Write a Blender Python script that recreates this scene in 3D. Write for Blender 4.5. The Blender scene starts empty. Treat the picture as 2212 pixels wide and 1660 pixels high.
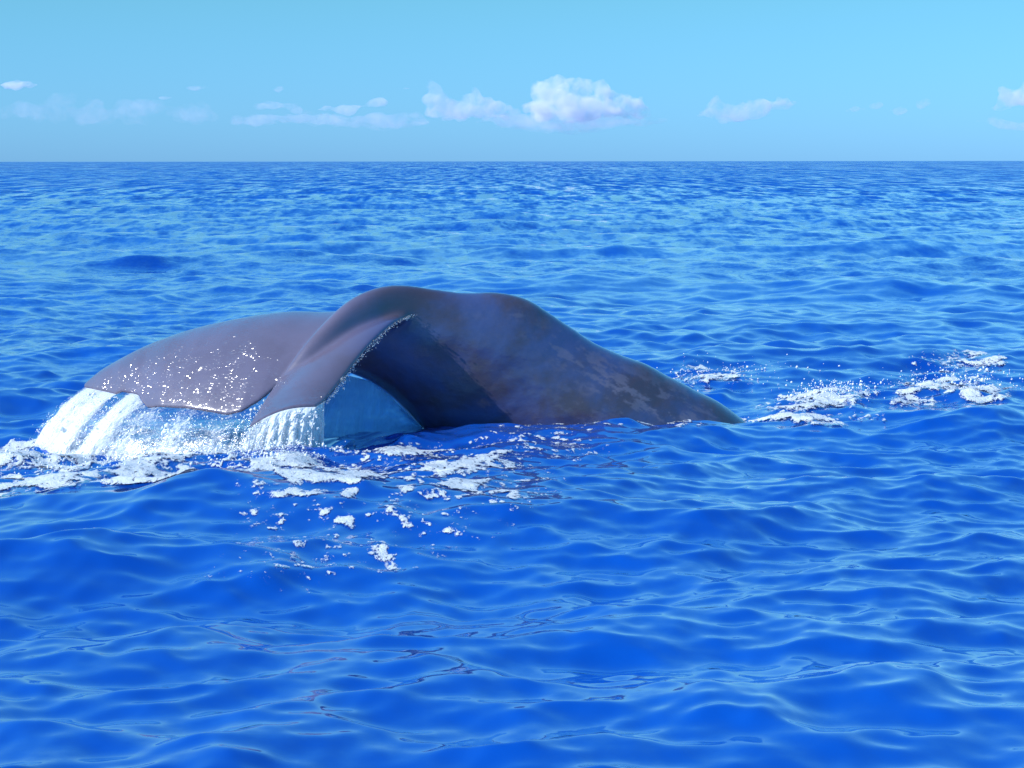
import bpy, math, random
import numpy as np
from mathutils import Vector, Matrix

rng = np.random.default_rng(7)
random.seed(7)
scene = bpy.context.scene
COL = scene.collection

# ------------------------------------------------------------------ camera
CAM_H = 2.3
FPX = 4469.0                       # focal length in pixels of a 2212 px wide picture
PITCH = math.atan(481.0 / FPX)
cam_data = bpy.data.cameras.new("camera")
cam = bpy.data.objects.new("camera", cam_data)
COL.objects.link(cam)
cam.location = (0, 0, CAM_H)
cam.rotation_euler = (math.radians(90) - PITCH, math.radians(0.05), 0)
cam_data.sensor_width = 36.0
cam_data.lens = FPX / 2212.0 * 36.0
cam_data.clip_start = 0.1
cam_data.clip_end = 200000.0
scene.camera = cam

# ------------------------------------------------------------------ light
SUN_AZ = math.radians(-117)        # from +Y, clockwise positive
SUN_EL = math.radians(36)
SUN = Vector((math.sin(SUN_AZ) * math.cos(SUN_EL), math.cos(SUN_AZ) * math.cos(SUN_EL), math.sin(SUN_EL)))

world = bpy.data.worlds.new("World")
scene.world = world
world.use_nodes = True
wn = world.node_tree.nodes
wl = world.node_tree.links
wn.clear()
w_out = wn.new("ShaderNodeOutputWorld")
w_bg = wn.new("ShaderNodeBackground")
w_sky = wn.new("ShaderNodeTexSky")
w_sky.sky_type = 'NISHITA'
w_sky.sun_disc = False
w_sky.sun_elevation = SUN_EL
w_sky.sun_rotation = SUN_AZ % (2 * math.pi)
w_sky.altitude = 0
w_sky.air_density = 1.0
w_sky.dust_density = 0.2
w_sky.ozone_density = 4.0
w_mul = wn.new("ShaderNodeMix")
w_mul.data_type = 'RGBA'
w_mul.blend_type = 'MULTIPLY'
w_mul.inputs[0].default_value = 1.0
w_tc = wn.new("ShaderNodeTexCoord")
w_sep = wn.new("ShaderNodeSeparateXYZ")
wl.new(w_tc.outputs["Generated"], w_sep.inputs[0])
# sky tint by height above the horizon, raised high up to brighten water reflections
TINT = [(0.0, (0.37, 0.91, 2.02)), (0.08, (0.485, 1.05, 1.36)), (0.20, (0.70, 1.50, 1.78)), (0.50, (0.72, 2.40, 2.85))]
w_prev = None
for (z0, c0), (z1, c1) in zip(TINT[:-1], TINT[1:]):
    w_r = wn.new("ShaderNodeMapRange")
    w_r.inputs[1].default_value = z0
    w_r.inputs[2].default_value = z1
    wl.new(w_sep.outputs[2], w_r.inputs[0])
    w_t = wn.new("ShaderNodeMix")
    w_t.data_type = 'RGBA'
    wl.new(w_r.outputs[0], w_t.inputs[0])
    if w_prev is None:
        w_t.inputs[6].default_value = (*c0, 1)
    else:
        wl.new(w_prev, w_t.inputs[6])
    w_t.inputs[7].default_value = (*c1, 1)
    w_prev = w_t.outputs[2]
wl.new(w_prev, w_mul.inputs[7])
wl.new(w_sky.outputs[0], w_mul.inputs[6])
wl.new(w_mul.outputs[2], w_bg.inputs[0])
w_bg.inputs[1].default_value = 0.085
wl.new(w_bg.outputs[0], w_out.inputs[0])

sun_data = bpy.data.lights.new("sun", 'SUN')
sun_data.energy = 4.6
sun_data.angle = math.radians(0.5)
sun_data.color = (1.0, 0.965, 0.91)
sun = bpy.data.objects.new("sun", sun_data)
COL.objects.link(sun)
sun.rotation_euler = SUN.to_track_quat('Z', 'Y').to_euler()

scene.view_settings.view_transform = 'Standard'
scene.view_settings.look = 'None'
scene.view_settings.exposure = 0.25
scene.view_settings.gamma = 1.0
scene.view_settings.use_curve_mapping = False
scene.cycles.max_bounces = 16
scene.cycles.transparent_max_bounces = 24
scene.cycles.volume_bounces = 12
scene.cycles.sample_clamp_indirect = 6.0

# ------------------------------------------------------------------ helpers
CP, SP = math.cos(PITCH), math.sin(PITCH)


def at(px, py, D):
    """photograph pixel (2212 wide) at distance D (world y) -> world point"""
    u = (px - 1106.0) / FPX
    v = (830.0 - py) / FPX
    d = np.array([u, CP + v * SP, -SP + v * CP])
    t = D / d[1]
    return np.array([0, 0, CAM_H]) + d * t


def on_sea(px, py, z=0.0):
    u = (px - 1106.0) / FPX
    v = (830.0 - py) / FPX
    d = np.array([u, CP + v * SP, -SP + v * CP])
    t = (z - CAM_H) / d[2]
    return np.array([0, 0, CAM_H]) + d * t


def to_px(x, y, z=0.0):
    dz = z - CAM_H
    f = y * CP - dz * SP
    up = y * SP + dz * CP
    return 1106.0 + FPX * x / f, 830.0 - FPX * up / f


def smooth(a, b, x):
    t = np.clip((x - a) / (b - a), 0, 1)
    return t * t * (3 - 2 * t)


_LAT = rng.random((256, 256)).astype(np.float64)


def vnoise(x, y):
    xi = np.floor(x).astype(np.int64)
    yi = np.floor(y).astype(np.int64)
    fx = x - xi
    fy = y - yi
    fx = fx * fx * fx * (fx * (fx * 6 - 15) + 10)
    fy = fy * fy * fy * (fy * (fy * 6 - 15) + 10)
    x0, x1, y0, y1 = xi & 255, (xi + 1) & 255, yi & 255, (yi + 1) & 255
    a = _LAT[x0, y0] * (1 - fx) + _LAT[x1, y0] * fx
    b = _LAT[x0, y1] * (1 - fx) + _LAT[x1, y1] * fx
    return a * (1 - fy) + b * fy


def fbm(x, y, octaves=4, gain=0.5, ox=0.0):
    s = np.zeros_like(np.asarray(x, float))
    a, n = 1.0, 0.0
    c, sn = math.cos(0.6), math.sin(0.6)
    for i in range(octaves):
        s += a * vnoise(x + ox + 17.3 * i, y + 9.1 * i + ox * 0.7)
        n += a
        a *= gain
        x, y = 2.03 * (c * x - sn * y), 2.03 * (sn * x + c * y)
    return s / n


def mesh_from_arrays(name, V, Q, smooth_shade=True):
    """V (n,3) vertices, Q (m,k) faces with k = 3 or 4"""
    V = np.asarray(V, np.float32)
    Q = np.asarray(Q, np.int32)
    k = Q.shape[1]
    me = bpy.data.meshes.new(name)
    me.vertices.add(len(V))
    me.vertices.foreach_set("co", V.ravel())
    me.loops.add(Q.size)
    me.loops.foreach_set("vertex_index", Q.ravel())
    me.polygons.add(len(Q))
    me.polygons.foreach_set("loop_start", np.arange(0, Q.size, k, dtype=np.int32))
    me.polygons.foreach_set("use_smooth", np.full(len(Q), smooth_shade))
    me.update(calc_edges=True)
    me.validate()
    return me


def grid_quads(nr, nc, wrap=False):
    i = np.arange(nr - 1)[:, None]
    j = np.arange(nc if wrap else nc - 1)[None, :]
    j2 = (j + 1) % nc
    return np.stack([i * nc + j, i * nc + j2, (i + 1) * nc + j2, (i + 1) * nc + j], -1).reshape(-1, 4)


def set_attr(me, name, values):
    a = me.attributes.new(name, 'FLOAT', 'POINT')
    a.data.foreach_set("value", np.asarray(values, np.float32).ravel())


def link(name, me, mat, label=None, cat=None, kind=None, group=None):
    me.materials.clear()
    me.materials.append(mat)
    o = bpy.data.objects.new(name, me)
    COL.objects.link(o)
    if label:
        o["label"] = label
    if cat:
        o["category"] = cat
    if kind:
        o["kind"] = kind
    if group:
        o["group"] = group
    return o


def baked(o):
    """evaluate an object's modifiers into a plain mesh"""
    dg = bpy.context.evaluated_depsgraph_get()
    me = bpy.data.meshes.new_from_object(o.evaluated_get(dg))
    old = o.data
    o.modifiers.clear()
    o.data = me
    bpy.data.meshes.remove(old)
    return o


class NT:
    """tiny node-tree writer"""
    def __init__(self, name):
        self.m = bpy.data.materials.new(name)
        self.m.use_nodes = True
        self.t = self.m.node_tree
        self.t.nodes.clear()
        self.out = self.n("ShaderNodeOutputMaterial")

    def n(self, kind, **kw):
        nd = self.t.nodes.new(kind)
        for k, v in kw.items():
            setattr(nd, k, v)
        return nd

    def put(self, sock, v):
        if hasattr(v, "is_output") or isinstance(v, bpy.types.NodeSocket):
            self.t.links.new(v, sock)
        elif v is not None:
            sock.default_value = v

    def math(self, op, a, b=None, c=None, clamp=False):
        nd = self.n("ShaderNodeMath", operation=op, use_clamp=clamp)
        for i, v in enumerate((a, b, c)):
            if v is not None:
                self.put(nd.inputs[i], v)
        return nd.outputs[0]

    def vmath(self, op, a, b=None, scale=None):
        nd = self.n("ShaderNodeVectorMath", operation=op)
        self.put(nd.inputs[0], a)
        if b is not None:
            self.put(nd.inputs[1], b)
        if scale is not None:
            self.put(nd.inputs[3], scale)
        return nd.outputs[0]

    def noise(self, vec, scale, detail=2.0, rough=0.5, dist=0.0):
        nd = self.n("ShaderNodeTexNoise")
        self.put(nd.inputs["Vector"], vec)
        nd.inputs["Scale"].default_value = scale
        nd.inputs["Detail"].default_value = detail
        nd.inputs["Roughness"].default_value = rough
        nd.inputs["Distortion"].default_value = dist
        return nd

    def ramp(self, v, a, b, lo=0.0, hi=1.0):
        nd = self.n("ShaderNodeMapRange", interpolation_type='SMOOTHSTEP')
        self.put(nd.inputs[0], v)
        nd.inputs[1].default_value = a
        nd.inputs[2].default_value = b
        nd.inputs[3].default_value = lo
        nd.inputs[4].default_value = hi
        return nd.outputs[0]

    def mixc(self, f, a, b):
        nd = self.n("ShaderNodeMix", data_type='RGBA')
        self.put(nd.inputs[0], f)
        self.put(nd.inputs[6], a)
        self.put(nd.inputs[7], b)
        return nd.outputs[2]

    def mixs(self, f, a, b):
        nd = self.n("ShaderNodeMixShader")
        self.put(nd.inputs[0], f)
        self.put(nd.inputs[1], a)
        self.put(nd.inputs[2], b)
        return nd.outputs[0]


# ------------------------------------------------------------------ materials
def sea_material():
    g = NT("sea_water")
    pos = g.n("ShaderNodeNewGeometry")
    P = pos.outputs["Position"]
    N = pos.outputs["Normal"]
    cd = g.n("ShaderNodeVectorMath", operation='LENGTH')
    g.put(cd.inputs[0], P)
    dist = cd.outputs["Value"]          # distance from the place's origin, below the boat

    def slope(scale, strength, detail=2.0, stretch=1.0):
        v = g.vmath('MULTIPLY', P, (1.0, stretch, 0.0))
        nz = g.noise(v, scale, detail, 0.55)
        c = g.vmath('SUBTRACT', nz.outputs["Color"], (0.5, 0.5, 0.5))
        c = g.vmath('MULTIPLY', c, (1.0, 1.0, 0.0))
        return g.vmath('SCALE', c, scale=strength)
    far1 = g.ramp(dist, 25, 70, 0.0, 0.85)
    far2 = g.ramp(dist, 60, 160, 0.0, 1.5)
    far3 = g.ramp(dist, 250, 800, 0.0, 1.8)
    calm = g.n("ShaderNodeAttribute", attribute_name="ripple").outputs["Fac"]
    s = slope(13.0, g.math('MULTIPLY', calm, 0.18), 3.0)
    s = g.vmath('ADD', s, slope(4.5, g.math('MULTIPLY', calm, 0.20), 2.0, 1.4))
    s = g.vmath('ADD', s, slope(2.2, far1, 3.0, 0.4))
    s = g.vmath('ADD', s, slope(0.9, far2, 3.0, 0.10))
    s = g.vmath('ADD', s, slope(0.30, far3, 3.0, 0.05))
    # far off only the wave faces turned this way show above the crests before them
    lean = g.n("ShaderNodeCombineXYZ")
    g.put(lean.inputs[1], g.ramp(dist, 22, 220, 0.0, -0.22))
    s = g.vmath('ADD', s, lean.outputs[0])
    nrm = g.vmath('NORMALIZE', g.vmath('ADD', N, s))
    big = g.noise(g.vmath('MULTIPLY', P, (1, 1, 0)), 0.16, 2.0)
    colr = g.mixc(g.ramp(big.outputs["Fac"], 0.3, 0.7), (0.0, 0.042, 0.30, 1), (0.0, 0.062, 0.37, 1))
    b = g.n("ShaderNodeBsdfPrincipled")
    g.put(b.inputs["Base Color"], colr)
    g.put(b.inputs["Roughness"], g.ramp(dist, 15, 200, 0.10, 0.16))
    b.inputs["IOR"].default_value = 1.333
    g.put(b.inputs["Normal"], nrm)
    b.inputs["Coat Weight"].default_value = 1.0
    b.inputs["Coat Roughness"].default_value = 0.06
    b.inputs["Coat IOR"].default_value = 1.5
    g.put(b.inputs["Coat Normal"], nrm)
    g.put(g.out.inputs[0], b.outputs[0])
    return g.m


def skin_material():
    g = NT("whale_skin")
    tc = g.n("ShaderNodeTexCoord").outputs["Object"]
    fl = g.n("ShaderNodeAttribute", attribute_name="fluke").outputs["Fac"]
    pale = g.n("ShaderNodeAttribute", attribute_name="pale").outputs["Fac"]
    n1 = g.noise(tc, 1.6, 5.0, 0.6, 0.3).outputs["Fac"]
    n2 = g.noise(g.vmath('MULTIPLY', tc, (1.0, 1.0, 2.2)), 7.0, 5.0, 0.65, 0.4).outputs["Fac"]
    n3 = g.noise(tc, 60.0, 3.0, 0.6).outputs["Fac"]
    base = g.mixc(g.ramp(n1, 0.38, 0.66), (0.058, 0.043, 0.062, 1), (0.050, 0.068, 0.175, 1))  # blue light from sky and water put into the mottled skin colour
    base = g.mixc(fl, base, g.mixc(g.ramp(n1, 0.3, 0.7), (0.110, 0.088, 0.130, 1), (0.130, 0.108, 0.165, 1)))
    base = g.mixc(g.math('MULTIPLY', pale, 0.55), base, (0.16, 0.14, 0.19, 1))
    spots = g.math('MULTIPLY', g.ramp(n3, 0.62, 0.72), 0.25)
    base = g.mixc(spots, base, (0.12, 0.10, 0.115, 1))
    # relief: wrinkles on the flank, trickling water on the flukes
    wr = g.noise(g.vmath('MULTIPLY', tc, (1.0, 1.0, 1.8)), 22.0, 4.0, 0.6, 0.5).outputs["Fac"]
    bp = g.n("ShaderNodeBump")
    bp.inputs["Strength"].default_value = 0.14
    bp.inputs["Distance"].default_value = 0.012
    g.put(bp.inputs["Height"], g.math('MULTIPLY', wr, g.math('SUBTRACT', 1.0, g.math('MULTIPLY', fl, 0.8))))
    wet = g.n("ShaderNodeAttribute", attribute_name="wet").outputs["Fac"]
    vo = g.n("ShaderNodeTexVoronoi")
    vo.inputs["Scale"].default_value = 110.0
    g.put(vo.inputs["Vector"], g.vmath('MULTIPLY', tc, (0.55, 0.55, 1.9)))
    clump = g.noise(g.vmath('MULTIPLY', tc, (1.0, 1.0, 0.6)), 9.0, 3.0, 0.6).outputs["Fac"]
    dv = g.vmath('SUBTRACT', g.vmath('SCALE', vo.outputs["Color"], scale=1.3), (0.65, 0.97, 0.92))   # drop facets tilted to the sun's mirror angle, putting glints into the relief
    amt = g.math('MULTIPLY', wet, g.ramp(clump, 0.40, 0.60, 0.1, 1.3))
    nr = g.vmath('NORMALIZE', g.vmath('ADD', bp.outputs[0], g.vmath('SCALE', dv, scale=amt)))
    b = g.n("ShaderNodeBsdfPrincipled")
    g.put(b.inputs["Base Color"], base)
    g.put(b.inputs["Roughness"], g.ramp(n2, 0.3, 0.7, 0.30, 0.42))
    b.inputs["IOR"].default_value = 1.4
    g.put(b.inputs["Normal"], bp.outputs[0])
    b.inputs["Coat Weight"].default_value = 1.0
    g.put(b.inputs["Coat Roughness"], 0.13)
    b.inputs["Coat IOR"].default_value = 1.5
    g.put(b.inputs["Coat Normal"], nr)
    g.put(g.out.inputs[0], b.outputs[0])
    return g.m


def foam_material():
    g = NT("foam")
    tc = g.n("ShaderNodeNewGeometry").outputs["Position"]
    a = g.n("ShaderNodeAttribute", attribute_name="cover").outputs["Fac"]
    n = g.noise(tc, 45.0, 3.0, 0.6).outputs["Fac"]
    n2 = g.noise(tc, 150.0, 2.0, 0.6).outputs["Fac"]
    hole = g.noise(g.vmath('MULTIPLY', tc, (1.0, 0.6, 1.0)), 26.0, 5.0, 0.72, 0.3).outputs["Fac"]
    al = g.math('ADD', a, g.math('MULTIPLY', g.math('SUBTRACT', hole, 0.5), 3.4))
    al = g.ramp(al, 0.40, 0.85, 0.0, 0.95)
    b = g.n("ShaderNodeBsdfPrincipled")
    b.inputs["Base Color"].default_value = (0.66, 0.68, 0.70, 1)
    b.inputs["Roughness"].default_value = 0.35
    bp = g.n("ShaderNodeBump")
    bp.inputs["Strength"].default_value = 0.8
    bp.inputs["Distance"].default_value = 0.012
    g.put(bp.inputs["Height"], g.math('ADD', n, g.math('MULTIPLY', n2, 0.5)))
    g.put(b.inputs["Normal"], bp.outputs[0])
    tr = g.n("ShaderNodeBsdfTransparent")
    g.put(g.out.inputs[0], g.mixs(al, tr.outputs[0], b.outputs[0]))
    return g.m


def fall_material():
    g = NT("falling_water")
    uv = g.n("ShaderNodeAttribute", attribute_name="flow").outputs["Vector"]
    c = g.n("ShaderNodeAttribute", attribute_name="cover").outputs["Fac"]
    n1 = g.noise(g.vmath('MULTIPLY', uv, (1.0, 0.22, 1.0)), 22.0, 5.0, 0.65, 1.2).outputs["Fac"]
    n2 = g.noise(g.vmath('MULTIPLY', uv, (1.0, 0.5, 1.0)), 70.0, 3.0, 0.6).outputs["Fac"]
    n3 = g.noise(g.vmath('MULTIPLY', uv, (1.0, 0.55, 1.0)), 11.0, 4.0, 0.65, 0.8).outputs["Fac"]
    k = g.math('ADD', g.math('MULTIPLY', n1, 0.40), g.math('ADD', g.math('MULTIPLY', n2, 0.30), g.math('MULTIPLY', n3, 0.30)))
    al = g.ramp(g.math('ADD', k, g.math('MULTIPLY', c, 0.40)), 0.66, 0.80)
    b = g.n("ShaderNodeBsdfPrincipled")
    b.inputs["Base Color"].default_value = (0.93, 0.95, 0.97, 1)
    b.inputs["Roughness"].default_value = 0.22
    bp = g.n("ShaderNodeBump")
    bp.inputs["Strength"].default_value = 0.9
    bp.inputs["Distance"].default_value = 0.02
    g.put(bp.inputs["Height"], k)
    g.put(b.inputs["Normal"], bp.outputs[0])
    tl = g.n("ShaderNodeBsdfTranslucent")
    tl.inputs[0].default_value = (0.93, 0.96, 0.98, 1)
    body = g.mixs(0.45, b.outputs[0], tl.outputs[0])
    tr = g.n("ShaderNodeBsdfTransparent")
    gl = g.n("ShaderNodeBsdfGlossy")
    gl.inputs["Roughness"].default_value = 0.12
    g.put(gl.inputs["Normal"], bp.outputs[0])
    film = g.mixs(0.10, tr.outputs[0], gl.outputs[0])
    g.put(g.out.inputs[0], g.mixs(al, film, body))
    return g.m


def drop_material(name="water_drops", clear=0.25):
    g = NT(name)
    b = g.n("ShaderNodeBsdfPrincipled")
    b.inputs["Base Color"].default_value = (0.92, 0.95, 0.97, 1)
    b.inputs["Roughness"].default_value = 0.12
    b.inputs["IOR"].default_value = 1.333
    b.inputs["Transmission Weight"].default_value = clear
    g.put(g.out.inputs[0], b.outputs[0])
    return g.m


def sheet_material():
    g = NT("clear_water_sheet")
    uv = g.n("ShaderNodeAttribute", attribute_name="flow").outputs["Vector"]
    n1 = g.noise(g.vmath('MULTIPLY', uv, (1.0, 0.25, 1.0)), 14.0, 4.0, 0.6, 0.8).outputs["Fac"]
    bp = g.n("ShaderNodeBump")
    bp.inputs["Strength"].default_value = 0.8
    bp.inputs["Distance"].default_value = 0.03
    g.put(bp.inputs["Height"], n1)
    b = g.n("ShaderNodeBsdfPrincipled")
    b.inputs["Base Color"].default_value = (0.34, 0.62, 0.86, 1)
    b.inputs["Roughness"].default_value = 0.1
    b.inputs["IOR"].default_value = 1.333
    g.put(b.inputs["Normal"], bp.outputs[0])
    tl = g.n("ShaderNodeBsdfTranslucent")
    tl.inputs[0].default_value = (0.34, 0.68, 0.92, 1)
    tr = g.n("ShaderNodeBsdfTransparent")
    tr.inputs[0].default_value = (0.6, 0.82, 0.95, 1)
    body = g.mixs(0.5, b.outputs[0], tl.outputs[0])
    g.put(g.out.inputs[0], g.mixs(g.ramp(n1, 0.3, 0.7, 0.55, 0.85), tr.outputs[0], body))
    return g.m


def cloud_material(name, density):
    g = NT(name)
    tc = g.n("ShaderNodeTexCoord").outputs["Object"]
    n = g.noise(tc, 0.0042, 5.0, 0.62, 0.4).outputs["Fac"]
    v = g.n("ShaderNodeVolumePrincipled")
    v.inputs["Color"].default_value = (0.98, 0.98, 1.0, 1)
    g.put(v.inputs["Density"], g.ramp(n, 0.36, 0.68, 0.0, density * 1.7))
    v.inputs["Anisotropy"].default_value = 0.1
    g.put(g.out.inputs["Volume"], v.outputs[0])
    return g.m


M_SEA, M_SKIN, M_FOAM = sea_material(), skin_material(), foam_material()
M_CLEAR = drop_material("clear_drops", 0.9)
M_FALL, M_DROP, M_SHEET = fall_material(), drop_material(), sheet_material()

# ------------------------------------------------------------------ sea surface
NW = 280
w_lam = np.exp(rng.uniform(math.log(0.13), math.log(11.0), NW))
w_dir = np.radians(-80) + rng.normal(0, math.radians(40), NW)      # travel direction, mostly towards the boat
w_k = 2 * np.pi / w_lam
w_ka = 0.0165 * np.interp(np.log(w_lam), np.log([0.13, 0.25, 0.5, 1.0, 3.0, 6.0, 11.0]), [0.9, 1.6, 1.6, 1.2, 0.85, 0.9, 0.6])
w_amp = w_ka / w_k
w_ph = rng.uniform(0, 2 * np.pi, NW)

# local swells and hollows: picture position on the sea, half-lengths across / along view, height, turn
LUMPS = []


def lump(px, py, rx, ry, h, turn=0.0, sharp=1.0):
    p = on_sea(px, py)
    LUMPS.append((p[0], p[1], rx, ry, h, math.radians(turn), sharp))


lump(740, 1122, 2.0, 1.05, 0.25, 4)         # rounded swell carrying the foam, in front of the flukes
lump(820, 1300, 2.6, 0.75, -0.10, 0)        # hollow before it
lump(1362, 946, 0.22, 0.26, 0.085, -10, 0.6)  # small peaked wave at the flank
lump(1365, 955, 0.6, 0.40, 0.025, -10)
lump(1480, 905, 1.0, 0.45, -0.05, 0)
lump(2140, 930, 0.8, 0.8, 0.17, -20, 0.75)  # steep little crest right of the splash
lump(1700, 975, 1.6, 1.1, -0.06, -15)
lump(1640, 830, 1.3, 0.8, 0.13, 10)         # wave behind the back
lump(2050, 880, 0.7, 0.9, 0.08, 0)
lump(1780, 890, 0.40, 0.6, 0.08, 0)
lump(150, 955, 1.5, 1.0, -0.10, 0)          # hollow left by the lifted fluke
lump(330, 1030, 1.0, 0.5, 0.05, 8)
lump(780, 925, 0.7, 0.9, -0.06, 0)
lump(200, 1225, 1.3, 0.7, 0.13, 0)
lump(2010, 1060, 1.3, 0.6, 0.11, -6)
lump(1720, 1150, 1.4, 0.6, 0.08, -4)
lump(2130, 1530, 0.9, 0.5, 0.10, -6)
lump(1150, 1500, 1.2, 0.45, 0.06, 5)
lump(420, 1420, 1.1, 0.45, 0.07, 3)
lump(650, 1610, 0.9, 0.35, 0.07, -4)
lump(1500, 1330, 1.2, 0.5, 0.05, 6)
lump(1720, 775, 2.6, 0.9, 0.16, 4)
lump(60, 1090, 1.2, 0.6, 0.04, 0)

ROUGH = [(300, 1010, 1.7, 1.5, 1.0), (600, 960, 0.9, 1.4, 0.8), (1780, 880, 0.7, 1.3, 1.0),
         (2080, 860, 1.1, 1.5, 0.9), (1550, 850, 1.2, 2.0, 0.45)]
ROUGH = [(*on_sea(a, b)[:2], c, d, e) for a, b, c, d, e in ROUGH]


def rough_mask(x, y):
    m = np.zeros_like(x)
    for cx, cy, rx, ry, s in ROUGH:
        m = np.maximum(m, s * np.exp(-(((x - cx) / rx) ** 2 + ((y - cy) / ry) ** 2) * 1.2))
    return m


def sea_surface(x, y, spacing):
    """rest position -> displaced position of the water surface"""
    X = np.array(x, float)
    Y = np.array(y, float)
    Z = np.zeros_like(X)
    spacing = np.broadcast_to(spacing, X.shape)
    smax = spacing.max()
    for i in range(NW):
        lam = w_lam[i]
        c, s = math.cos(w_dir[i]), math.sin(w_dir[i])
        if smax * 3.2 < lam * 0.8:
            idx = slice(None)
            wgt = 1.0
        else:
            idx = np.nonzero(spacing.ravel() * 2.3 < lam)[0]
            if len(idx) == 0:
                continue
            wgt = np.clip(2.0 * (lam / (2.3 * spacing.ravel()[idx]) - 1.0), 0, 1)
        xx = x.ravel()[idx]
        yy = y.ravel()[idx]
        ph = w_k[i] * (c * xx + s * yy) + w_ph[i]
        a = w_amp[i] * wgt
        if lam > 2.2:
            a = a * (0.40 + 0.60 * smooth(22.0, 45.0, np.hypot(xx, yy)))
        Z.ravel()[idx] += a * np.cos(ph)
        sn = np.sin(ph) * a * 0.7
        X.ravel()[idx] -= c * sn
        Y.ravel()[idx] -= s * sn
    near = (np.hypot(x, y) < 40)
    if near.any():
        xn, yn = x[near], y[near]
        z = np.zeros_like(xn)
        for cx, cy, rx, ry, h, t, sh in LUMPS:
            dx, dy = xn - cx, yn - cy
            u = dx * math.cos(t) + dy * math.sin(t)
            v = -dx * math.sin(t) + dy * math.cos(t)
            z += h * np.exp(-((u / rx) ** 2 + (v / ry) ** 2 + 1e-4) ** sh)
        m = rough_mask(xn, yn)
        z += m * (0.13 * (fbm(xn * 2.6, yn * 1.9, 2) - 0.5) + 0.05 * (fbm(xn * 5.5, yn * 3.5, 2, ox=5) - 0.5))
        Z[near] += z
    return X, Y, Z


def sea_grid():
    rows = [2.5]
    while rows[-1] < 70000:
        r = rows[-1]
        if r < 7.0:
            d = 0.08
        else:
            d = min(max(0.026, 0.5 * r * r / 4759.0), r * 0.07)
        rows.append(r + d)
    r = np.array(rows)
    dr = np.gradient(r)
    fine = np.radians(np.linspace(-19, 19, 720))
    left = np.radians(-19 - np.cumsum(np.geomspace(0.1, 9, 42)))
    left = left[left > -math.pi]
    ang = np.concatenate([left[::-1], fine, -left])
    da = np.gradient(ang)
    R, A = np.meshgrid(r, ang, indexing='ij')
    spacing = np.maximum(dr[:, None], R * da[None, :])
    return R * np.sin(A), R * np.cos(A), spacing, R.shape


gx, gy, gs, shp = sea_grid()
X, Y, Z = sea_surface(gx, gy, gs)
me = mesh_from_arrays("sea", np.stack([X, Y, Z], -1).reshape(-1, 3), grid_quads(*shp, wrap=True)[:, ::-1])
rip = 1.0 + 1.2 * rough_mask(gx, gy) * (np.hypot(gx, gy) < 40)
rip *= 0.45 + 1.0 * smooth(0.3, 0.75, fbm(gx * 0.23, gy * 0.11, 3)) 
rip *= 0.55 + 0.6 * smooth(12.0, 24.0, np.hypot(gx, gy))
set_attr(me, "ripple", rip)
sea = link("sea", me, M_SEA, "deep blue rippling sea running to the horizon", "sea", kind="structure")

# ------------------------------------------------------------------ clouds
CLOUD_D = 30000.0


def cloud(name, blobs, density, label, voxel=45.0, seed=0, depth=1.0, D=CLOUD_D):
    """blobs: (px, py, radius_px_x, radius_px_y) lobes of one cloud"""
    r_ = random.Random(seed)
    s = D / FPX
    Vs, Fs, off = [], [], 0
    import bmesh
    for (px, py, rx, ry) in blobs:
        n = max(5, int(rx * ry / 55))
        n = min(n, 34)
        subs = [(0, 0, 0, 0.72)]
        for _ in range(n):
            a = r_.uniform(0, 2 * math.pi)
            q = math.sqrt(r_.uniform(0, 1)) * 0.95
            subs.append((math.cos(a) * q, math.sin(a) * q, r_.uniform(-0.8, 0.8), r_.uniform(0.22, 0.48)))
        for (ux, uy, ud, rad) in subs:
            bm = bmesh.new()
            bmesh.ops.create_icosphere(bm, subdivisions=2, radius=1.0)
            c = at(px + ux * rx, py - uy * ry, D + ud * rx * s * depth)
            V = np.array([v.co[:] for v in bm.verts])
            f = rad * r_.uniform(0.85, 1.15)
            rr = math.sqrt(rx * ry)
            V = V * np.array([0.6 * rx + 0.4 * rr, (0.6 * rx + 0.4 * rr) * depth, 0.75 * ry + 0.25 * min(rr, ry * 1.3)]) * f * s + c
            Vs.append(V)
            Fs.append(np.array([[v.index for v in fc.verts] for fc in bm.faces]) + off)
            off += len(V)
            bm.free()
    V = np.concatenate(Vs)
    c0 = V.mean(0)
    me = mesh_from_arrays(name, V - c0, np.concatenate(Fs))
    o = link(name, me, cloud_material(name + "_vapour", density), label, "cloud", group="fair weather clouds above the horizon")
    o.location = c0
    md = o.modifiers.new("r", 'REMESH')
    md.mode = 'VOXEL'
    md.voxel_size = voxel
    md2 = o.modifiers.new("s", 'SMOOTH')
    md2.iterations = 3
    tx = bpy.data.textures.new(name + "_lumps", 'CLOUDS')
    tx.noise_scale = 200
    tx.noise_depth = 3
    d = o.modifiers.new("d", 'DISPLACE')
    d.texture = tx
    d.strength = min(240.0, 1.0 * s * max(b[3] for b in blobs))
    d.mid_level = 0.5
    d.texture_coords = 'LOCAL'
    return baked(o)


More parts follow.
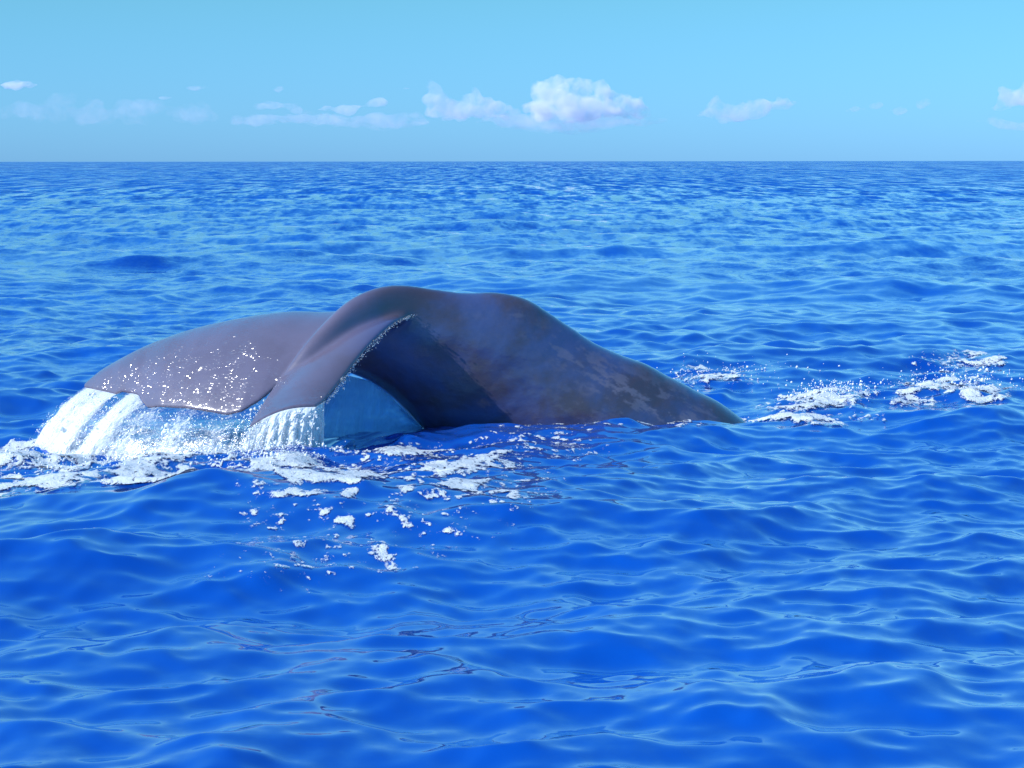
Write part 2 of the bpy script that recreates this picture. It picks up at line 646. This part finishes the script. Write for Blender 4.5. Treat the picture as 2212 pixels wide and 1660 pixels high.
cloud("cloud", [(1175, 200, 34, 30), (1215, 190, 40, 26), (1262, 182, 26, 18), (1300, 200, 30, 24), (1240, 235, 90, 26), (1350, 232, 40, 26), (1380, 240, 24, 18)],
      0.00418, "largest heaped white cloud with a double crown above the horizon", seed=1)
cloud("cloud", [(936, 188, 20, 20), (955, 215, 34, 22), (1015, 215, 30, 22), (1050, 235, 40, 24), (985, 245, 60, 18), (1090, 240, 36, 20)],
      0.00308, "tall narrow-headed cloud trailing lower lobes beside the largest cloud", seed=2)
cloud("cloud", [(1548, 222, 22, 18), (1535, 245, 32, 14), (1585, 240, 30, 20), (1640, 232, 44, 20), (1690, 222, 34, 16), (1610, 255, 60, 10)],
      0.00242, "medium cloud with a rounded bright knob and a fading veil", seed=3)
cloud("cloud", [(2185, 212, 40, 18), (2215, 200, 34, 20), (2260, 205, 50, 28), (2160, 232, 24, 8)],
      0.00396, "bright cloud leaning upward at the far end of the cloud line", seed=4)
cloud("cloud", [(38, 180, 34, 12), (60, 183, 22, 9), (10, 184, 26, 6)], 0.00572, "small bright flat-based white cloud floating on its own", seed=5)
cloud("cloud", [(425, 190, 26, 7), (440, 186, 12, 6), (405, 193, 14, 3)], 0.00374, "tiny bright wisp above a longer grey-white wisp", seed=6)
cloud("cloud", [(356, 212, 30, 5), (380, 209, 14, 4)], 0.00264, "long thin grey-white wisp under a tiny bright one", seed=7)
cloud("cloud", [(604, 191, 24, 7), (600, 198, 14, 4)], 0.00396, "tiny oval white cloud high over the pale bank", seed=8)
cloud("cloud", [(600, 228, 60, 10), (560, 226, 30, 7), (640, 240, 28, 10)], 0.00154, "faint torn veil under the tiny oval cloud", seed=9)
cloud("cloud", [(820, 220, 34, 10), (790, 228, 24, 7), (740, 236, 50, 12)], 0.00264, "low sloping cloud running up to the narrow-headed cloud", seed=10)
cloud("cloud", [(880, 191, 24, 5)], 0.00308, "tiny flat cloudlet just beside the narrow-headed cloud", seed=11)
PUFFS = ["low pale puff at the start of a row of four, facing the veiled cloud", "second small puff in the row of four, a little higher than the first",
         "third small puff in the row of four, lowest and widest", "last and highest small puff in the row of four, before the bright leaning cloud"]
for k, b in enumerate([(1850, 236, 24, 8), (1898, 228, 22, 11), (1945, 240, 26, 10), (2000, 222, 20, 13)]):
    cloud("cloud", [b], 0.0019, PUFFS[k], seed=30 + k, voxel=28.0)
cloud("cloud", [(2150, 264, 40, 12), (2200, 275, 50, 12)], 0.00132, "pale smudge of cloud under the bright leaning cloud", seed=13)
cloud("cloud", [(130, 215, 40, 14), (60, 240, 60, 20), (200, 245, 60, 24), (300, 240, 60, 22), (420, 245, 50, 22), (110, 245, 40, 20)],
      0.00045, "wide faint bank of vapour low over the horizon", seed=14)
cloud("cloud", [(1120, 262, 90, 16), (1250, 268, 120, 16), (1380, 262, 60, 14)], 0.0007, "soft pale veil hanging under the largest heaped cloud", seed=16)
cloud("cloud", [(700, 255, 90, 16), (850, 262, 90, 16), (560, 260, 70, 14)], 0.00088, "faint low haze bank below the sloping cloud", seed=15)

# ------------------------------------------------------------------ whale
def crom(pts, n):
    """smooth resample of a control polyline (k columns)"""
    P = np.asarray(pts, float)
    d = np.concatenate([[0], np.cumsum(np.linalg.norm(np.diff(P[:, :2], axis=0), axis=1) + 1e-6)])
    d /= d[-1]
    t = np.linspace(0, 1, n)
    P2 = np.vstack([2 * P[0] - P[1], P, 2 * P[-1] - P[-2]])
    out = np.zeros((n, P.shape[1]))
    for a, tt in enumerate(t):
        i = min(np.searchsorted(d, tt, side='right') - 1, len(P) - 2)
        f = (tt - d[i]) / (d[i + 1] - d[i])
        p0, p1, p2, p3 = P2[i], P2[i + 1], P2[i + 2], P2[i + 3]
        out[a] = 0.5 * ((2 * p1) + (-p0 + p2) * f + (2 * p0 - 5 * p1 + 4 * p2 - p3) * f * f + (-p0 + 3 * p1 - 3 * p2 + p3) * f ** 3)
    return out


def plin(pts, n):
    P = np.asarray(pts, float)
    d = np.concatenate([[0], np.cumsum(np.linalg.norm(np.diff(P[:, :2], axis=0), axis=1))])
    d /= d[-1]
    t = np.linspace(0, 1, n)
    return np.stack([np.interp(t, d, P[:, k]) for k in range(P.shape[1])], -1)


# tail stock stations: back px, belly px, distance, half width (m), yaw of the cross direction (deg)
ST = [
    (1900, 1150, 1480, 1420, 18.95, 0.78, 14),
    (1730, 1000, 1350, 1270, 18.75, 0.72, 14),
    (1604, 906, 1245, 1150, 18.55, 0.66, 14),
    (1550, 868, 1200, 1105, 18.47, 0.63, 14),
    (1500, 843, 1165, 1075, 18.40, 0.60, 14),
    (1440, 811, 1120, 1045, 18.32, 0.57, 14),
    (1395, 786, 1085, 1022, 18.26, 0.54, 14),
    (1345, 769, 1050, 1000, 18.20, 0.51, 14),
    (1290, 745, 1012, 985, 18.14, 0.47, 14),
    (1240, 712, 980, 968, 18.08, 0.43, 14),
    (1190, 678, 950, 952, 18.02, 0.40, 15),
    (1150, 652, 928, 938, 17.96, 0.37, 15),
    (1108, 637, 902, 916, 17.90, 0.33, 16),
    (1060, 631, 880, 892, 17.85, 0.30, 17),
    (1000, 632, 850, 862, 17.78, 0.27, 19),
    (940, 626, 820, 838, 17.70, 0.235, 22),
    (890, 617, 792, 822, 17.62, 0.21, 25),
    (845, 615, 768, 812, 17.52, 0.19, 28),
    (800, 625, 745, 804, 17.40, 0.17, 32),
    (755, 648, 722, 796, 17.28, 0.15, 36),
    (708, 690, 695, 798, 17.12, 0.12, 40),
    (665, 738, 664, 806, 16.98, 0.095, 42),
    (630, 785, 635, 822, 16.88, 0.065, 43),
    (605, 822, 612, 842, 16.82, 0.035, 43),
]
NSEC, NRING = 90, 40
st = crom(ST, NSEC)
ringV = []
for s in st:
    top = at(s[0], s[1], s[4])
    bot = at(s[2], s[3], s[4])
    ctr = (top + bot) / 2
    up = (top - bot) / 2
    yaw = math.radians(s[6])
    lat = np.array([-math.sin(yaw), math.cos(yaw), 0.0]) * s[5]
    th = np.linspace(0, 2 * np.pi, NRING, endpoint=False)
    cu, su = np.cos(th), np.sin(th)
    # widest a little below the middle, back narrowing to a soft ridge
    wid = np.sign(su) * np.abs(su) ** 0.9 * (1.0 - 0.16 * cu)
    ringV.append(ctr + cu[:, None] * up + wid[:, None] * lat)
stock = np.concatenate(ringV)
Q = [tuple(q) for q in grid_quads(NSEC, NRING, wrap=True)]
V_all = [stock]
F_all = list(Q)
F_all.append(tuple(range(NRING))[::-1])
F_all.append(tuple(range((NSEC - 1) * NRING, NSEC * NRING)))
off = len(stock)


def fluke(LE, TE, thick, camber, nspan=110, nch=34, te_smooth=False):
    global off, F_all
    L = crom(LE, nspan)
    T = crom(TE, nspan) if te_smooth else plin(TE, nspan)
    Lw = np.array([at(*p[:3]) for p in L])
    Tw = np.array([at(*p[:3]) for p in T])
    span = np.gradient((Lw + Tw) / 2, axis=0)
    ch = Tw - Lw
    nm = np.cross(ch, span)
    nm /= np.linalg.norm(nm, axis=1)[:, None]
    flip = np.sign((nm @ np.array([-0.3, -0.3, 0.9])))
    nm *= flip[:, None]
    for _ in range(6):
        nm[1:-1] = (nm[:-2] + nm[1:-1] * 2 + nm[2:]) / 4
    nm /= np.linalg.norm(nm, axis=1)[:, None]
    cl = np.linalg.norm(ch, axis=1)
    c = 0.5 - 0.5 * np.cos(np.linspace(0, np.pi, nch))
    prof = np.sqrt(np.clip(c, 0, 1)) * (1 - c) ** 0.8 * 1.55
    t = np.linspace(0, 1, nspan)
    V = []
    for i in range(nspan):
        fade = (1 - t[i]) ** 0.7
        th = (thick * (0.25 + 0.75 * fade)) * prof * min(1.0, cl[i] / 0.5) + 0.013
        th[0] = th[-1] = 0.006
        cam_ = camber(t[i]) * cl[i] * 4 * c * (1 - c) * (1.15 - 0.3 * c)
        mid = Lw[i][None, :] + c[:, None] * ch[i][None, :] + cam_[:, None] * nm[i]
        up = mid + th[:, None] * nm[i]
        lo = mid - th[:, None] * nm[i]
        V.append(np.concatenate([up, lo[::-1][1:-1]]))
    V = np.array(V)
    nr = V.shape[1]
    V_all.append(V.reshape(-1, 3))
    F_all += [tuple(int(x) + off for x in q) for q in grid_quads(nspan, nr, wrap=True)]
    F_all.append(tuple(off + k for k in range(nr))[::-1])
    F_all.append(tuple(off + (nspan - 1) * nr + k for k in range(nr)))
    off += nspan * nr
    return Lw, Tw


FAR_LE = [(815, 680, 17.62), (760, 676, 17.70), (700, 677, 17.78), (640, 676, 17.84), (580, 681, 17.9), (500, 695, 17.97), (420, 714, 18.02),
          (340, 741, 18.05), (270, 775, 18.05), (220, 803, 18.02), (183, 832, 17.95)]
FAR_TE = [(640, 800, 16.95), (590, 842, 16.82), (560, 866, 16.75), (522, 889, 16.7), (490, 897, 16.72), (455, 890, 16.78), (400, 882, 16.9),
          (345, 879, 17.05), (318, 882, 17.15), (306, 868, 17.25), (298, 853, 17.32), (262, 846, 17.48), (250, 852, 17.52), (225, 846, 17.64), (182, 837, 17.9)]
NEAR_LE = [(905, 672, 17.58), (880, 683, 17.42), (848, 700, 17.22), (802, 742, 16.98), (768, 782, 16.76), (738, 822, 16.54), (714, 852, 16.34), (700, 868, 16.2), (682, 880, 16.06)]
NEAR_TE = [(660, 780, 17.05), (612, 816, 16.88), (594, 835, 16.74), (580, 856, 16.55), (564, 880, 16.32), (549, 904, 16.1), (537, 924, 15.92)]
far_le, far_te = fluke(FAR_LE, FAR_TE, 0.07, lambda t: 0.07 + 0.03 * math.sin(t * 3.1))
near_le, near_te = fluke(NEAR_LE, NEAR_TE, 0.06, lambda t: 0.02 + 0.06 * t, te_smooth=True)

me = bpy.data.meshes.new("sperm_whale")
me.from_pydata(np.concatenate(V_all).tolist(), [], F_all)
me.update()
whale = bpy.data.objects.new("sperm_whale", me)
COL.objects.link(whale)
md = whale.modifiers.new("remesh", 'REMESH')
md.mode = 'VOXEL'
md.voxel_size = 0.0125
md = whale.modifiers.new("smooth", 'SMOOTH')
md.factor = 0.5
md.iterations = 6
baked(whale)
me = whale.data
co = np.zeros(len(me.vertices) * 3, np.float32)
me.vertices.foreach_get("co", co)
co = co.reshape(-1, 3).astype(float)
# extra smoothing where flukes grow out of the stock, none along the thin edges
ne = len(me.edges)
ev = np.zeros(ne * 2, np.int32)
me.edges.foreach_get("vertices", ev)
ev = ev.reshape(-1, 2)
deg = np.bincount(ev.ravel(), minlength=len(co)).astype(float)
px, py = to_px(co[:, 0], co[:, 1], co[:, 2])
root = np.array(at(780, 700, 17.4))
wroot = np.exp(-(np.linalg.norm(co - root, axis=1) / 0.62) ** 4)
# keep thin edges: distance to the trailing edges
edge_pts = np.concatenate([far_te[8::4], near_te[8::4], far_le[30::4], near_le[25::4]])
dmin = np.full(len(co), 9.0)
for p in edge_pts:
    dmin = np.minimum(dmin, np.linalg.norm(co - p, axis=1))
wroot *= smooth(0.05, 0.22, dmin)
body_w = smooth(930, 1010, px) * 0.5
wsm = np.maximum(wroot, body_w)[:, None] * 0.6
for _ in range(40):
    acc = np.zeros_like(co)
    np.add.at(acc, ev[:, 0], co[ev[:, 1]])
    np.add.at(acc, ev[:, 1], co[ev[:, 0]])
    co += wsm * (acc / deg[:, None] - co)
me.vertices.foreach_set("co", co.astype(np.float32).ravel())
me.update()
nr = np.zeros(len(co) * 3, np.float32)
me.vertices.foreach_get("normal", nr)
nr = nr.reshape(-1, 3).astype(float)
px, py = to_px(co[:, 0], co[:, 1], co[:, 2])
flank = smooth(860, 980, px)
# loose, slightly wrinkled skin of the flank
lum = 0.014 * (fbm(co[:, 0] * 3.2, co[:, 2] * 4.5, 3, ox=2) - 0.5) + 0.003 * (fbm(co[:, 0] * 13, co[:, 2] * 17, 3, 0.6, ox=9) - 0.5)
co += nr * (lum * flank)[:, None]
me.vertices.foreach_set("co", co.astype(np.float32).ravel())
flk = 1 - smooth(700, 900, px + (py - 700) * 0.2)
set_attr(me, "fluke", flk)
# pale scuffed skin: streaks running along the body, a few scars
ax, ay = (px * 0.87 + py * 0.49), (-px * 0.49 + py * 0.87)
band = np.exp(-((py - (755 + (px - 1215) * 0.62)) / 42.0) ** 2) * smooth(1130, 1220, px)
low = 0.55 * smooth(1150, 1300, px) * smooth(780, 860, py)
sc = fbm(ax / 34.0, ay / 13.0, 4, 0.62, ox=4)
pale = smooth(0.50, 0.66, sc) * (0.95 * band + low + 0.10 * flank)
for (a_, b_, r1, r2, s_) in [(1120, 678, 20, 15, 0.8), (1140, 655, 12, 9, 0.5), (1135, 725, 26, 9, 0.55), (1030, 683, 30, 10, 0.4), (1155, 890, 16, 12, 0.4)]:
    pale = np.maximum(pale, s_ * np.exp(-(((px - a_) / r1) ** 2 + ((py - b_) / r2) ** 2)) * smooth(0.36, 0.6, fbm(px / 9.0, py / 7.0, 3, ox=8)))
ring = np.hypot((px - 1268) / 1.25, py - 841)
pale = np.maximum(pale, 0.55 * np.exp(-((ring - 12) / 4.0) ** 2))
pale = np.maximum(pale, 0.4 * np.exp(-(ring / 5.0) ** 2))
set_attr(me, "pale", pale * 0.85)
wet = np.zeros(len(co))
for (a, b, ra, rb, s) in [(360, 805, 80, 60, 1.1), (310, 840, 110, 40, 1.1), (500, 800, 120, 90, 0.62), (430, 860, 150, 40, 1.0), (240, 838, 70, 30, 0.9), (700, 860, 40, 30, 0.9), (585, 815, 22, 22, 0.7)]:
    wet = np.maximum(wet, s * np.exp(-(((px - a) / ra) ** 2 + ((py - b) / rb) ** 2)))
set_attr(me, "wet", wet + 0.03)
me.polygons.foreach_set("use_smooth", np.full(len(me.polygons), True))
me.materials.clear()
me.materials.append(M_SKIN)
whale["label"] = "dark grey-brown sperm whale diving, tail stock arched and broad flukes streaming water"
whale["category"] = "whale"

# ------------------------------------------------------------------ water pouring off the flukes
def sea_z(x, y):
    xx, yy = np.atleast_1d(np.asarray(x, float)), np.atleast_1d(np.asarray(y, float))
    return sea_surface(xx, yy, np.full(xx.shape, 0.02))[2]


def curtain(edge, drift, name, label, layers, cover_fn, seed, nv=46, nu=360):
    """edge (n,3): lip the water leaves; drift(u)->(dx,dy) horizontal travel until it lands"""
    r_ = np.random.default_rng(seed)
    d = np.concatenate([[0], np.cumsum(np.linalg.norm(np.diff(edge, axis=0), axis=1))])
    length = d[-1]
    u = np.linspace(0, 1, nu)
    lip = np.stack([np.interp(u * length, d, edge[:, k]) for k in range(3)], -1)
    v = np.linspace(0, 1, nv)
    Vs, Fs, cov, flow, o_ = [], [], [], [], 0
    dx, dy = drift(u)
    zend = sea_z(lip[:, 0] + dx, lip[:, 1] + dy) - 0.03
    for L in range(layers):
        jit = fbm(u * 17 + 31 * L, u * 0 + 3.3 * L + seed, 3) - 0.5
        jit2 = fbm(u * 60 + 11 * L, u * 0 + 7.3 * L + seed, 2) - 0.5
        offs = (L - (layers - 1) / 2) * 0.035
        fx = dx * (1 + 0.25 * jit) + offs * 0.4
        fy = dy + offs + 0.10 * jit
        vv = v[None, :]
        bulge = 0.008 * jit2[:, None] * vv
        Xc = lip[:, 0:1] + fx[:, None] * vv + bulge
        Yc = lip[:, 1:2] + fy[:, None] * vv ** 0.9 + bulge * 1.5 - 0.005
        Zc = lip[:, 2:3] + 0.004 + (zend - lip[:, 2])[:, None] * (0.45 * vv + 0.55 * vv ** 2)
        rip_ = 0.07 * (fbm(np.repeat(u[:, None], nv, 1) * 26 + L * 5 + vv * 2, vv * 5 + 0 * u[:, None], 3, ox=L) - 0.5) * vv ** 0.5
        Xc = Xc + rip_ * 0.5
        Yc = Yc - rip_
        Vs.append(np.stack([Xc, Yc, Zc], -1).reshape(-1, 3))
        Fs.append(grid_quads(nu, nv) + o_)
        o_ += nu * nv
        ragged = 1.0 - smooth(0.0, 0.05, u + 0.05 * (fbm(u * 9 + 3 * L, u * 0 + L, 3) - 0.5))
        cov.append((cover_fn(u)[:, None] * (0.85 + 0.3 * vv) - 0.8 * ragged[:, None] * (0.3 + vv) * (0.4 + fbm(np.repeat(u[:, None], nv, 1) * 50 + L, vv * 9 + 0 * u[:, None], 2))).ravel())
        fl_ = np.zeros((nu, nv, 3))
        fl_[..., 0] = (u * length)[:, None] + L * 3.7
        fl_[..., 1] = vv * 0.9
        flow.append(fl_.reshape(-1, 3))
    # thick strands and clots thrown with it
    me = mesh_from_arrays(name, np.concatenate(Vs), np.concatenate(Fs))
    set_attr(me, "cover", np.concatenate(cov))
    a = me.attributes.new("flow", 'FLOAT_VECTOR', 'POINT')
    a.data.foreach_set("vector", np.concatenate(flow).astype(np.float32).ravel())
    o = link(name, me, M_FALL, label, "water", kind="stuff")
    return lip, dx, dy, zend


# lip of the far fluke: from its tip along the trailing edge to the notch
fe = far_te[::-1][:96]
ulen = np.linspace(0, 1, len(fe))


def far_drift(u):
    dx = -0.40 * (1 - 0.75 * smooth(0.3, 1.0, u))
    dy = -0.28 - 0.1 * u
    return dx, dy


far_cover = lambda u: 0.74 - 0.40 * np.exp(-((u - 0.27) / 0.05) ** 2) - 0.38 * smooth(0.36, 0.5, u) - 0.25 * smooth(0.75, 1.0, u) + 0.10 * np.sin(u * 40)
FAR_FALL = curtain(fe, far_drift, "falling_water", "white curtain of water pouring off the long trailing edge of the spread fluke", 4, far_cover, 3)
_c = np.linspace(0, 1, 40)[:, None]
ne_ = near_te[-1] + (near_le[-1] - near_te[-1]) * _c + np.array([0, -0.02, 0.05]) * np.sin(_c * np.pi)
ne_ = np.concatenate([ne_, near_le[::-1][1:9]])
near_cover = lambda u: 0.95 - 0.45 * (1 - smooth(0.1, 0.45, u)) - 0.25 * smooth(0.85, 1.0, u)


def near_drift(u):
    return -0.06 + 0.04 * u, -0.14 + 0 * u


NEAR_FALL = curtain(ne_, near_drift, "falling_water", "short white water column dropping from the down-turned tip of the other fluke", 4, near_cover, 5, nu=200)

# clear sheet draining beneath the tail stock
A, B = plin([(700, 868, 17.0), (728, 835, 17.1), (752, 814, 17.25), (800, 826, 17.5), (835, 852, 17.62), (880, 898, 17.72), (908, 926, 17.76)], 60), \
    plin([(668, 945, 17.0), (700, 948, 17.1), (740, 946, 17.2), (790, 945, 17.4), (835, 940, 17.55), (880, 936, 17.68), (912, 932, 17.75)], 60)
Aw = np.array([at(*p) for p in A])
Bw = np.array([at(*p) for p in B])
vv = np.linspace(0, 1, 30)
S = Aw[:, None, :] + (Bw - Aw)[:, None, :] * vv[None, :, None]
S[..., 1] += 0.10 * np.sin(vv * np.pi)[None, :] + 0.03 * (fbm(np.arange(60)[:, None] * 0.12 + 0 * vv, vv[None, :] * 3 + np.zeros((60, 1)), 3) - 0.5)
S[..., 1] += 0.06
me = mesh_from_arrays("water_sheet", S.reshape(-1, 3), grid_quads(60, 30))
a = me.attributes.new("flow", 'FLOAT_VECTOR', 'POINT')
fl_ = np.zeros((60, 30, 3))
fl_[..., 0] = np.linspace(0, 1, 60)[:, None]
fl_[..., 1] = vv[None, :] * 0.5
a.data.foreach_set("vector", fl_.astype(np.float32).ravel())
o = link("water_sheet", me, M_SHEET, "clear blue sheet of water draining under the arched tail stock", "water", kind="stuff")
md = o.modifiers.new("solid", 'SOLIDIFY')
md.thickness = 0.012
baked(o)

# ------------------------------------------------------------------ foam on the sea
SEEN = [None, None]


def foam(name, label, x0, x1, y0, y1, step, cover, lift=0.004, relief=0.008):
    nx, ny = int((x1 - x0) / step), int((y1 - y0) / (step * 1.6))
    xs, ys = np.meshgrid(np.linspace(x0, x1, nx), np.linspace(y0, y1, ny), indexing='ij')
    X, Y, Z = sea_surface(xs, ys, np.full(xs.shape, 0.02))
    SEEN[0], SEEN[1] = to_px(X, Y, Z)
    c = cover(xs, ys)
    nz = fbm(xs * 28, ys * 28, 3, ox=3)
    Z = Z + lift + relief * smooth(0.15, 0.9, c) * (0.2 + nz)
    keep = c > 0.02
    Qd = grid_quads(nx, ny)
    k = keep.ravel()[Qd].any(1)
    Qd = Qd[k]
    used, inv = np.unique(Qd, return_inverse=True)
    V = np.stack([X, Y, Z], -1).reshape(-1, 3)[used]
    me = mesh_from_arrays(name, V, inv.reshape(-1, 4)[:, ::-1])
    nrm = me.polygons[0].normal.z
    if nrm < 0:
        me.flip_normals()
    set_attr(me, "cover", c.ravel()[used])
    return link(name, me, M_FOAM, label, "foam", kind="stuff")


def ell(x, y, cx, cy, rx, ry, p=1.0):
    return np.exp(-(((x - cx) / rx) ** 2 + ((y - cy) / ry) ** 2) ** p)


def zones(x, y, zs):
    """zs: picture ellipses (px, py, rx px, ry px, strength) on the sea"""
    X, Yp = SEEN
    m = np.zeros_like(x)
    for (cx, cy, rx, ry, s) in zs:
        m = np.maximum(m, s * ell(X, Yp, cx, cy, rx, ry, 1.5))
    return m


def lacy(x, y, density, scale, ox, warp=0.25, stretch=1.6, webby=1.0):
    wx = x + warp * (fbm(x * 1.7, y * 1.7, 2, ox=ox + 40) - 0.5)
    wy = y + warp * 2 * (fbm(x * 1.7, y * 1.7, 2, ox=ox + 80) - 0.5)
    n = fbm(wx * scale, wy * scale / stretch, 4, 0.55, ox=ox)
    web = 1.0 - np.abs(2.0 * fbm(wx * scale * 0.8, wy * scale * 0.8 / stretch, 3, 0.5, ox=ox + 60) - 1.0) * 2.2
    n = n * (0.92 - 0.30 * webby) + (np.clip(web, 0, 1) * 0.30 + 0.03) * webby
    return smooth(0.0, 0.20, n - (0.74 - 0.46 * density))


def cover_front(x, y):
    a = zones(x, y, [(690, 1030, 190, 26, 0.84), (960, 1010, 180, 26, 0.84), (730, 1066, 220, 15, 0.86), (1060, 985, 90, 30, 0.72), (880, 975, 80, 16, 0.66),
                     (540, 1045, 120, 18, 0.64), (860, 1064, 90, 18, 0.74), (1040, 945, 120, 14, 0.66), (1020, 1045, 120, 24, 0.64)])
    s = lacy(x, y, a, 3.0, 11.0) * smooth(0.1, 0.3, a)
    b = zones(x, y, [(800, 1120, 350, 60, 0.48), (700, 1205, 290, 70, 0.46), (1020, 1060, 230, 60, 0.50), (1150, 960, 180, 50, 0.50), (900, 1000, 300, 60, 0.50)])
    t = lacy(x, y, b, 8.0, 3.0, 0.1, 1.2, 0.0) * smooth(0.1, 0.25, b)
    t = np.maximum(t, lacy(x, y, b, 17.0, 9.0, 0.06, 1.2, 0.0) * smooth(0.1, 0.25, b))
    return np.maximum(s, t * 0.9)


def cover_left(x, y):
    a = zones(x, y, [(110, 985, 200, 40, 0.98), (330, 990, 150, 42, 1.08), (280, 1030, 190, 26, 0.90), (90, 1052, 150, 28, 0.84), (560, 1004, 150, 22, 0.98),
                     (430, 965, 230, 30, 0.80), (620, 992, 90, 24, 1.1), (30, 1074, 100, 16, 0.74), (380, 1015, 60, 20, 1.05)])
    s = lacy(x, y, a, 4.5, 23.0, 0.2, 1.3) * smooth(0.1, 0.3, a)
    t = lacy(x, y, a * 0.75, 14.0, 7.0, 0.08, 1.1) * smooth(0.15, 0.3, a)
    return np.maximum(s, t * 0.75)


def cover_right(x, y):
    a = zones(x, y, [(1775, 868, 95, 24, 1.15), (1700, 885, 70, 14, 0.8), (1850, 855, 70, 10, 0.8), (2030, 838, 100, 30, 0.76), (2120, 852, 90, 24, 0.76),
                     (1980, 870, 80, 14, 0.74), (1520, 815, 120, 24, 0.68), (1880, 905, 70, 12, 0.76), (1640, 905, 90, 10, 0.72), (2060, 785, 130, 28, 0.64), (1760, 905, 150, 18, 0.70)])
    s = lacy(x, y, a, 4.0, 31.0, 0.2, 1.3) * smooth(0.1, 0.3, a)
    t = lacy(x, y, a * 0.8, 13.0, 17.0, 0.08, 1.1) * smooth(0.15, 0.3, a)
    return np.maximum(s, t * 0.8)


def cover_flank(x, y):
    X, Yp = SEEN
    line = 926 - 10 * smooth(1150, 1300, X) - 6 * smooth(1400, 1600, X)
    a = 0.5 * np.exp(-((Yp - line) / 9.0) ** 2) * smooth(980, 1080, X) * (1 - smooth(1580, 1640, X))
    return lacy(x, y, a, 8.0, 51.0, 0.1, 0.8) * smooth(0.08, 0.2, a)


foam("foam", "lacy white foam streaks and flecks spread over the swell before the whale", -3.2, 1.4, 10.4, 18.2, 0.014, cover_front)
foam("foam", "churned white foam under the water curtains of the flukes", -5.4, -1.2, 13.4, 18.6, 0.014, cover_left, lift=0.006, relief=0.012)
foam("foam", "bubbling white splash and foam trail beyond the diving back", 0.9, 5.6, 16.6, 25.5, 0.018, cover_right, lift=0.008, relief=0.02)
foam("foam", "thin broken foam line where the flank meets the sea", -0.6, 2.6, 16.9, 18.8, 0.013, cover_flank, relief=0.01)

# ------------------------------------------------------------------ flying drops
ICO_V, ICO_F = None, None
import bmesh
_bm = bmesh.new()
bmesh.ops.create_icosphere(_bm, subdivisions=1, radius=1.0)
ICO_V = np.array([v.co[:] for v in _bm.verts])
ICO_F = np.array([[v.index for v in f.verts] for f in _bm.faces])
_bm.free()


def drops(name, pts, rad, label, mat=None):
    pts = np.asarray(pts)
    n = len(pts)
    r_ = np.random.default_rng(n)
    sc = rad[:, None] * r_.uniform(0.75, 1.3, (n, 3))
    V = (pts[:, None, :] + ICO_V[None] * sc[:, None, :]).reshape(-1, 3)
    F = (ICO_F[None] + (np.arange(n) * len(ICO_V))[:, None, None]).reshape(-1, 3)
    me = mesh_from_arrays(name, V, F)
    return link(name, me, mat or M_DROP, label, "water drops", kind="stuff")


def fall_drops(fall, n, seed, spread):
    r_ = np.random.default_rng(seed)
    lip, dx, dy, zend = fall
    i = r_.integers(0, len(lip), n)
    v = r_.uniform(0.05, 1.0, n) ** 0.8
    p = lip[i].copy()
    p[:, 0] += dx[i] * v * r_.uniform(0.8, 1.3, n) + r_.normal(0, spread, n) * v
    p[:, 1] += dy[i] * v + r_.normal(0, spread, n) * v - 0.05
    p[:, 2] += (zend[i] - p[:, 2]) * (0.45 * v + 0.55 * v * v) + r_.normal(0, spread * 0.5, n) * v
    rad = np.exp(r_.normal(math.log(0.0040), 0.5, n))
    return p, rad


p, rd = fall_drops(FAR_FALL, 1500, 1, 0.045)
drops("spray", p, rd, "bright drops scattering from the wide fluke's curtain of water")
p, rd = fall_drops(NEAR_FALL, 450, 2, 0.03)
drops("spray", p, rd, "bright drops falling beside the short water column")


def sea_drops(name, zs, n, seed, hmax, label, r0=0.005):
    r_ = np.random.default_rng(seed)
    pts = []
    for (cx, cy, rx, ry, w) in zs:
        m = int(n * w)
        a = r_.normal(0, 0.5, m) * rx + cx
        b = r_.normal(0, 0.5, m) * ry + cy
        q = np.array([on_sea(aa, bb) for aa, bb in zip(a, b)])
        pts.append(q)
    q = np.concatenate(pts)
    X, Y, Z = sea_surface(q[:, 0], q[:, 1], np.full(len(q), 0.02))
    h = hmax * r_.random(len(q)) ** 4 + 0.006
    rad = np.exp(r_.normal(math.log(r0), 0.45, len(q)))
    return drops(name, np.stack([X, Y, Z + h], -1), rad, label)


sea_drops("spray", [(200, 1000, 250, 40, 0.5), (560, 1000, 140, 22, 0.5)], 1800, 11, 0.06, "glittering drops skipping over the churned water under the flukes")
sea_drops("spray", [(1780, 868, 90, 26, 0.5), (2050, 845, 130, 30, 0.35), (1550, 820, 150, 30, 0.15)], 1500, 12, 0.10, "glittering drops thrown up by the splash beyond the back")

# drops clinging to and flung off the leading edge of the down-turned fluke
r_ = np.random.default_rng(77)
i = r_.integers(6, 104, 600)
t_ = r_.exponential(0.016, 600)
p = near_le[i] + np.stack([t_ * 0.9, -t_ * 0.5 + r_.normal(0, 0.007, 600), t_ * 0.25 - 0.01 + r_.normal(0, 0.007, 600)], -1)
drops("spray", p, np.exp(r_.normal(math.log(0.0034), 0.45, 600)), "beads of water along the leading edge of the down-turned fluke", M_CLEAR)
